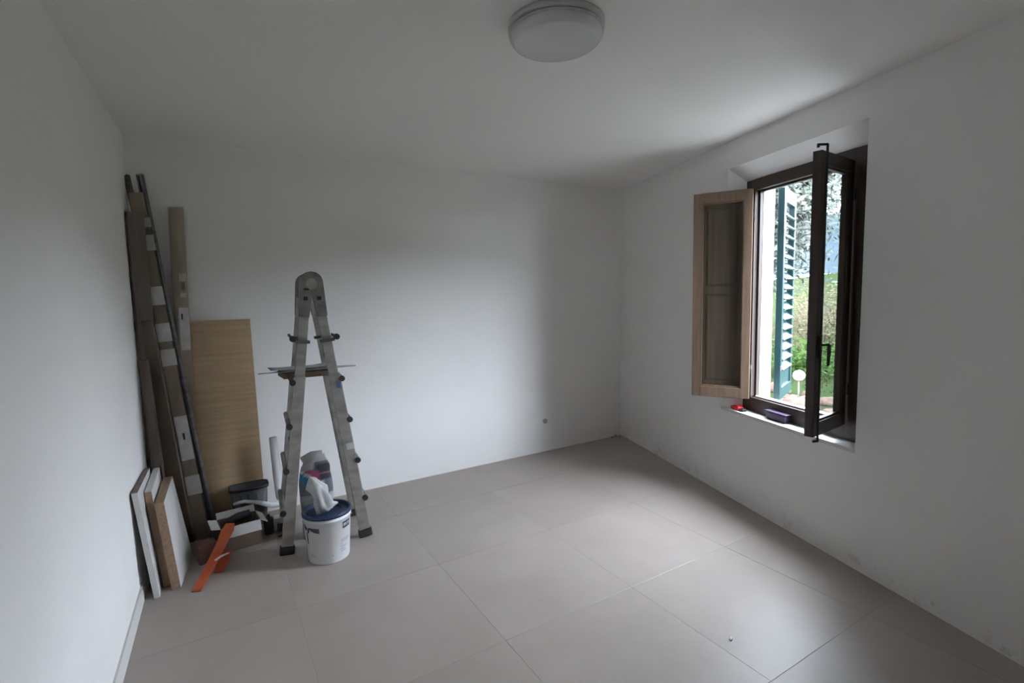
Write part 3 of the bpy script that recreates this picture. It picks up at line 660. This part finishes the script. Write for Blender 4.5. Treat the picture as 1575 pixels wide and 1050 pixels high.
# ------------------------------------------------------------------ outside
g = []
def gz(x, y):
    """height of the garden: level by the house, rising gently beyond 18 m"""
    q = V((x, y, 0)) - Bc; o = q.dot(NR); s = q.dot(DR)
    return -.06 + max(0, o-11)*.10 + noise.noise(V((x*.15, y*.15, 0)))*.12*min(1, max(0, (o-2)/4))
nx, ny = 60, 60; vs = []; x0, x1, y0, y1 = 0, 62, -30, 34
for i in range(nx+1):
    for j in range(ny+1):
        o_ = T+.005+ (i/nx)**1.6*60; s_ = -34+j/ny*60
        p = Bc+NR*o_+DR*s_; vs.append(V((p.x, p.y, gz(p.x, p.y))))
MB().add(vs, [(i*(ny+1)+j, (i+1)*(ny+1)+j, (i+1)*(ny+1)+j+1, i*(ny+1)+j+1) for i in range(nx) for j in range(ny)], True).build('garden_ground', M['soil'], kind='structure')
MB().hexa([W(-6, T+.01, -.25), W(9, T+.01, -.25), W(9, 2.2, -.25), W(-6, 2.2, -.25)], [W(-6, T+.01, -.02), W(9, T+.01, -.02), W(9, 2.2, -.02), W(-6, 2.2, -.02)]).build('terrace_paving', M['paving'], kind='structure')

def tree(x, y, h, crown_r, crown_z0, leafm, n, seed, name, label, group, leaf=.07, trunk=True, sparse=1.0):
    r = random.Random(seed); zb = gz(x, y); t = thing(name, (x, y, zb), label, 'tree' if trunk else 'shrub', group)
    # trunk and branches
    m = MB(); tops = []
    if trunk:
        pts = [V((x+r.uniform(-.06, .06)*k, y+r.uniform(-.06, .06)*k, zb-.05+h*.75*k/5)) for k in range(6)]
        m.tube(pts, [.035*h*.35*(1-.14*k) for k in range(6)], 9)
    nb = 16 if trunk else 14
    for k in range(nb):
        z0 = zb + (crown_z0*h*.8 + r.random()*(h*.55) if trunk else .05)
        a = r.uniform(0, 6.283); L = crown_r*r.uniform(.6, 1.05); rise = r.uniform(.15, .8)*(h-(z0-zb))*.9
        base = V((x, y, z0)); p1 = base+V((math.cos(a)*L*.45, math.sin(a)*L*.45, rise*.4)); p2 = base+V((math.cos(a)*L, math.sin(a)*L, rise))
        m.tube([base, p1, p2], [.02*h/4+.006, .012*h/4+.004, .004], 5); tops += [(p1, .5), (p2, .8), ((p1+p2)/2, .7)]
    m.build('trunk' if trunk else 'stems', M['bark'], t)
    vs = []; fs = []
    for k in range(n):
        c, s_ = r.choice(tops); q = c + V((r.gauss(0, 1), r.gauss(0, 1), r.gauss(0, .8)))*crown_r*.22*sparse
        if q.z < zb+.02: q.z = zb+.05+r.random()*.2
        u = V((r.gauss(0, 1), r.gauss(0, 1), r.gauss(0, 1))).normalized(); v_ = u.orthogonal().normalized(); l = leaf*r.uniform(.6, 1.3)
        k0 = len(vs); vs += [q-u*l, q+v_*l*.38, q+u*l, q-v_*l*.38]; fs.append((k0, k0+1, k0+2, k0+3))
    me = MB().add(vs, fs).build('crown', leafm, t, kind='stuff')
    return t
def gp_(D, w): return CAM.x+.879*D-.4768*w, CAM.y+.4768*D+.879*w
TR = [(9.0, 1.25, 4.8, 1.5, .36, 'leaf_grey', 6000, 'grey-green tree close to the window with hanging branches'),
      (13.0, 1.35, 5.6, 1.8, .33, 'leaf_grey', 6000, 'tall grey-green tree behind the one nearest the window'),
      (12.5, 6.2, 5.2, 1.8, .40, 'leaf_green', 3500, 'green tree far left of the hanging tree in the garden'),
      (18.0, 1.9, 6.4, 2.3, .25, 'leaf_grey', 6000, 'broad grey-green tree far back beyond the lawn'),
      (19.0, 8.5, 7.0, 2.6, .25, 'leaf_green', 3500, 'large green tree at the left end of the garden')]
for k, (D, w_, h, cr_, cz, lm, n, lb) in enumerate(TR):
    x, y = gp_(D, w_); tree(x, y, h, cr_, cz, M[lm], int(n*1.9), 40+k, 'garden_tree', lb, 'trees in the garden', .075)
SH = [(11.2, .15, .70, .5, 'leaf_green', 1600, 'low fresh green shrub behind the garden lamp'), (11.6, -1.2, .6, .5, 'leaf_green', 1400, 'lowest fresh green shrub by the lawn edge'),
      (14.6, -.3, 1.7, .9, 'leaf_dry', 2400, 'dry yellow shrub nearest the lawn'), (16.8, -1.9, 1.5, .9, 'leaf_dry', 2400, 'dry yellow shrub out on the open side of the garden'),
      (22.0, -.6, 2.2, 1.4, 'leaf_dry', 2600, 'wide dry shrub at the back of the garden'), (10.6, 3.6, 1.4, .8, 'leaf_green', 1600, 'green shrub between the garden trees')]
for k, (D, w_, h, cr_, lm, n, lb) in enumerate(SH):
    x, y = gp_(D, w_); tree(x, y, h, cr_, 0, M[lm], n, 70+k, 'garden_shrub', lb, 'shrubs in the garden', .055, False, 1.4)
# far wooded hillside, the bluish distance haze mixed into its base colour
M['hill'] = mat('hazy_far_hillside', (.020, .026, .031), .95, c2=(.024, .031, .036), scale=.05, spec=0.0)
vs = []; nh = 60
for k in range(nh+1):
    a = R(-75+150*k/nh); d = NR*math.cos(a)+DR*math.sin(a)
    for q, (rr_, hh_) in enumerate(((70, -1), (95, .35), (125, .75), (160, 1.0), (210, .9))):
        p = CAM+d*rr_; hz_ = hh_*(19+7*noise.noise(V((k*.13, q*.4, 2)))) if hh_ > 0 else 3.0
        vs.append(V((p.x, p.y, hz_)))
MB().add(vs, [(5*k+q, 5*k+5+q, 5*k+6+q, 5*k+1+q) for k in range(nh) for q in range(4)], True).build('hill', M['hill'], kind='structure')
# grass
r = random.Random(5); vs = []; fs = []
for k in range(16000):
    o_ = 2.3 + 12*r.random()**1.3; s_ = r.uniform(-8, 5); p = Bc+NR*o_+DR*s_; h = r.uniform(.04, .11); a = r.uniform(0, 3.14); z = gz(p.x, p.y)-.01
    if 6.2 < p.x < 8.7 and abs(p.y-(-.85+(p.x-6.3)*.52)) < .65: continue
    d = V((math.cos(a), math.sin(a), 0))*.012; b = V((p.x, p.y, z)); k0 = len(vs)
    vs += [b-d, b+d, b+V((r.gauss(0, .03), r.gauss(0, .03), h))]; fs.append((k0, k0+1, k0+2))
MB().add(vs, fs).build('lawn_grass', M['grassb'], None, label='short green garden grass outside the window', cat='grass', kind='stuff')
# stones in the flower bed
r = random.Random(11)
for k in range(22):
    x = r.uniform(6.5, 8.3); c_ = -.95+(x-6.3)*.52; y = c_ + r.uniform(-.35, .55); s_ = r.uniform(.10, .20); z = gz(x, y)-.02
    me = MB(); vs = []; bmx = bmesh.new(); bmesh.ops.create_icosphere(bmx, subdivisions=2, radius=1.0)
    for v_ in bmx.verts:
        q = v_.co * (1+.35*noise.noise(v_.co*1.3+V((k*3.1, 0, 0)))); v_.co = V((x+q.x*s_*1.2, y+q.y*s_, max(z, z+.05+q.z*s_*.6)))
    bmx.verts.ensure_lookup_table(); me.add([v_.co.copy() for v_ in bmx.verts], [tuple(v_.index for v_ in f.verts) for f in bmx.faces], True); bmx.free()
    me.build('garden_stone', M['rock'], None, loc=(x, y, z), label='reddish stone among others in the bed outside the window', cat='stone', group='stones in the garden bed')
# garden lamp
lp = V((7.42, -.22, 0)); lp.z = gz(lp.x, lp.y); t = thing('garden_lamp', lp, 'white globe garden lamp on a thin short post', 'lamp')
MB().tube([lp, lp+V((0, 0, .37))], .010, 10).build('post', M['post'], t)
gp = [(.078*math.sin(R(k*12)), .44-.072*math.cos(R(k*12))) for k in range(0, 16)]
MB().lathe(lp, [(.001, .366)]+gp[1:15]+[(.001, .513)], 28).build('globe', M['globe'], t)
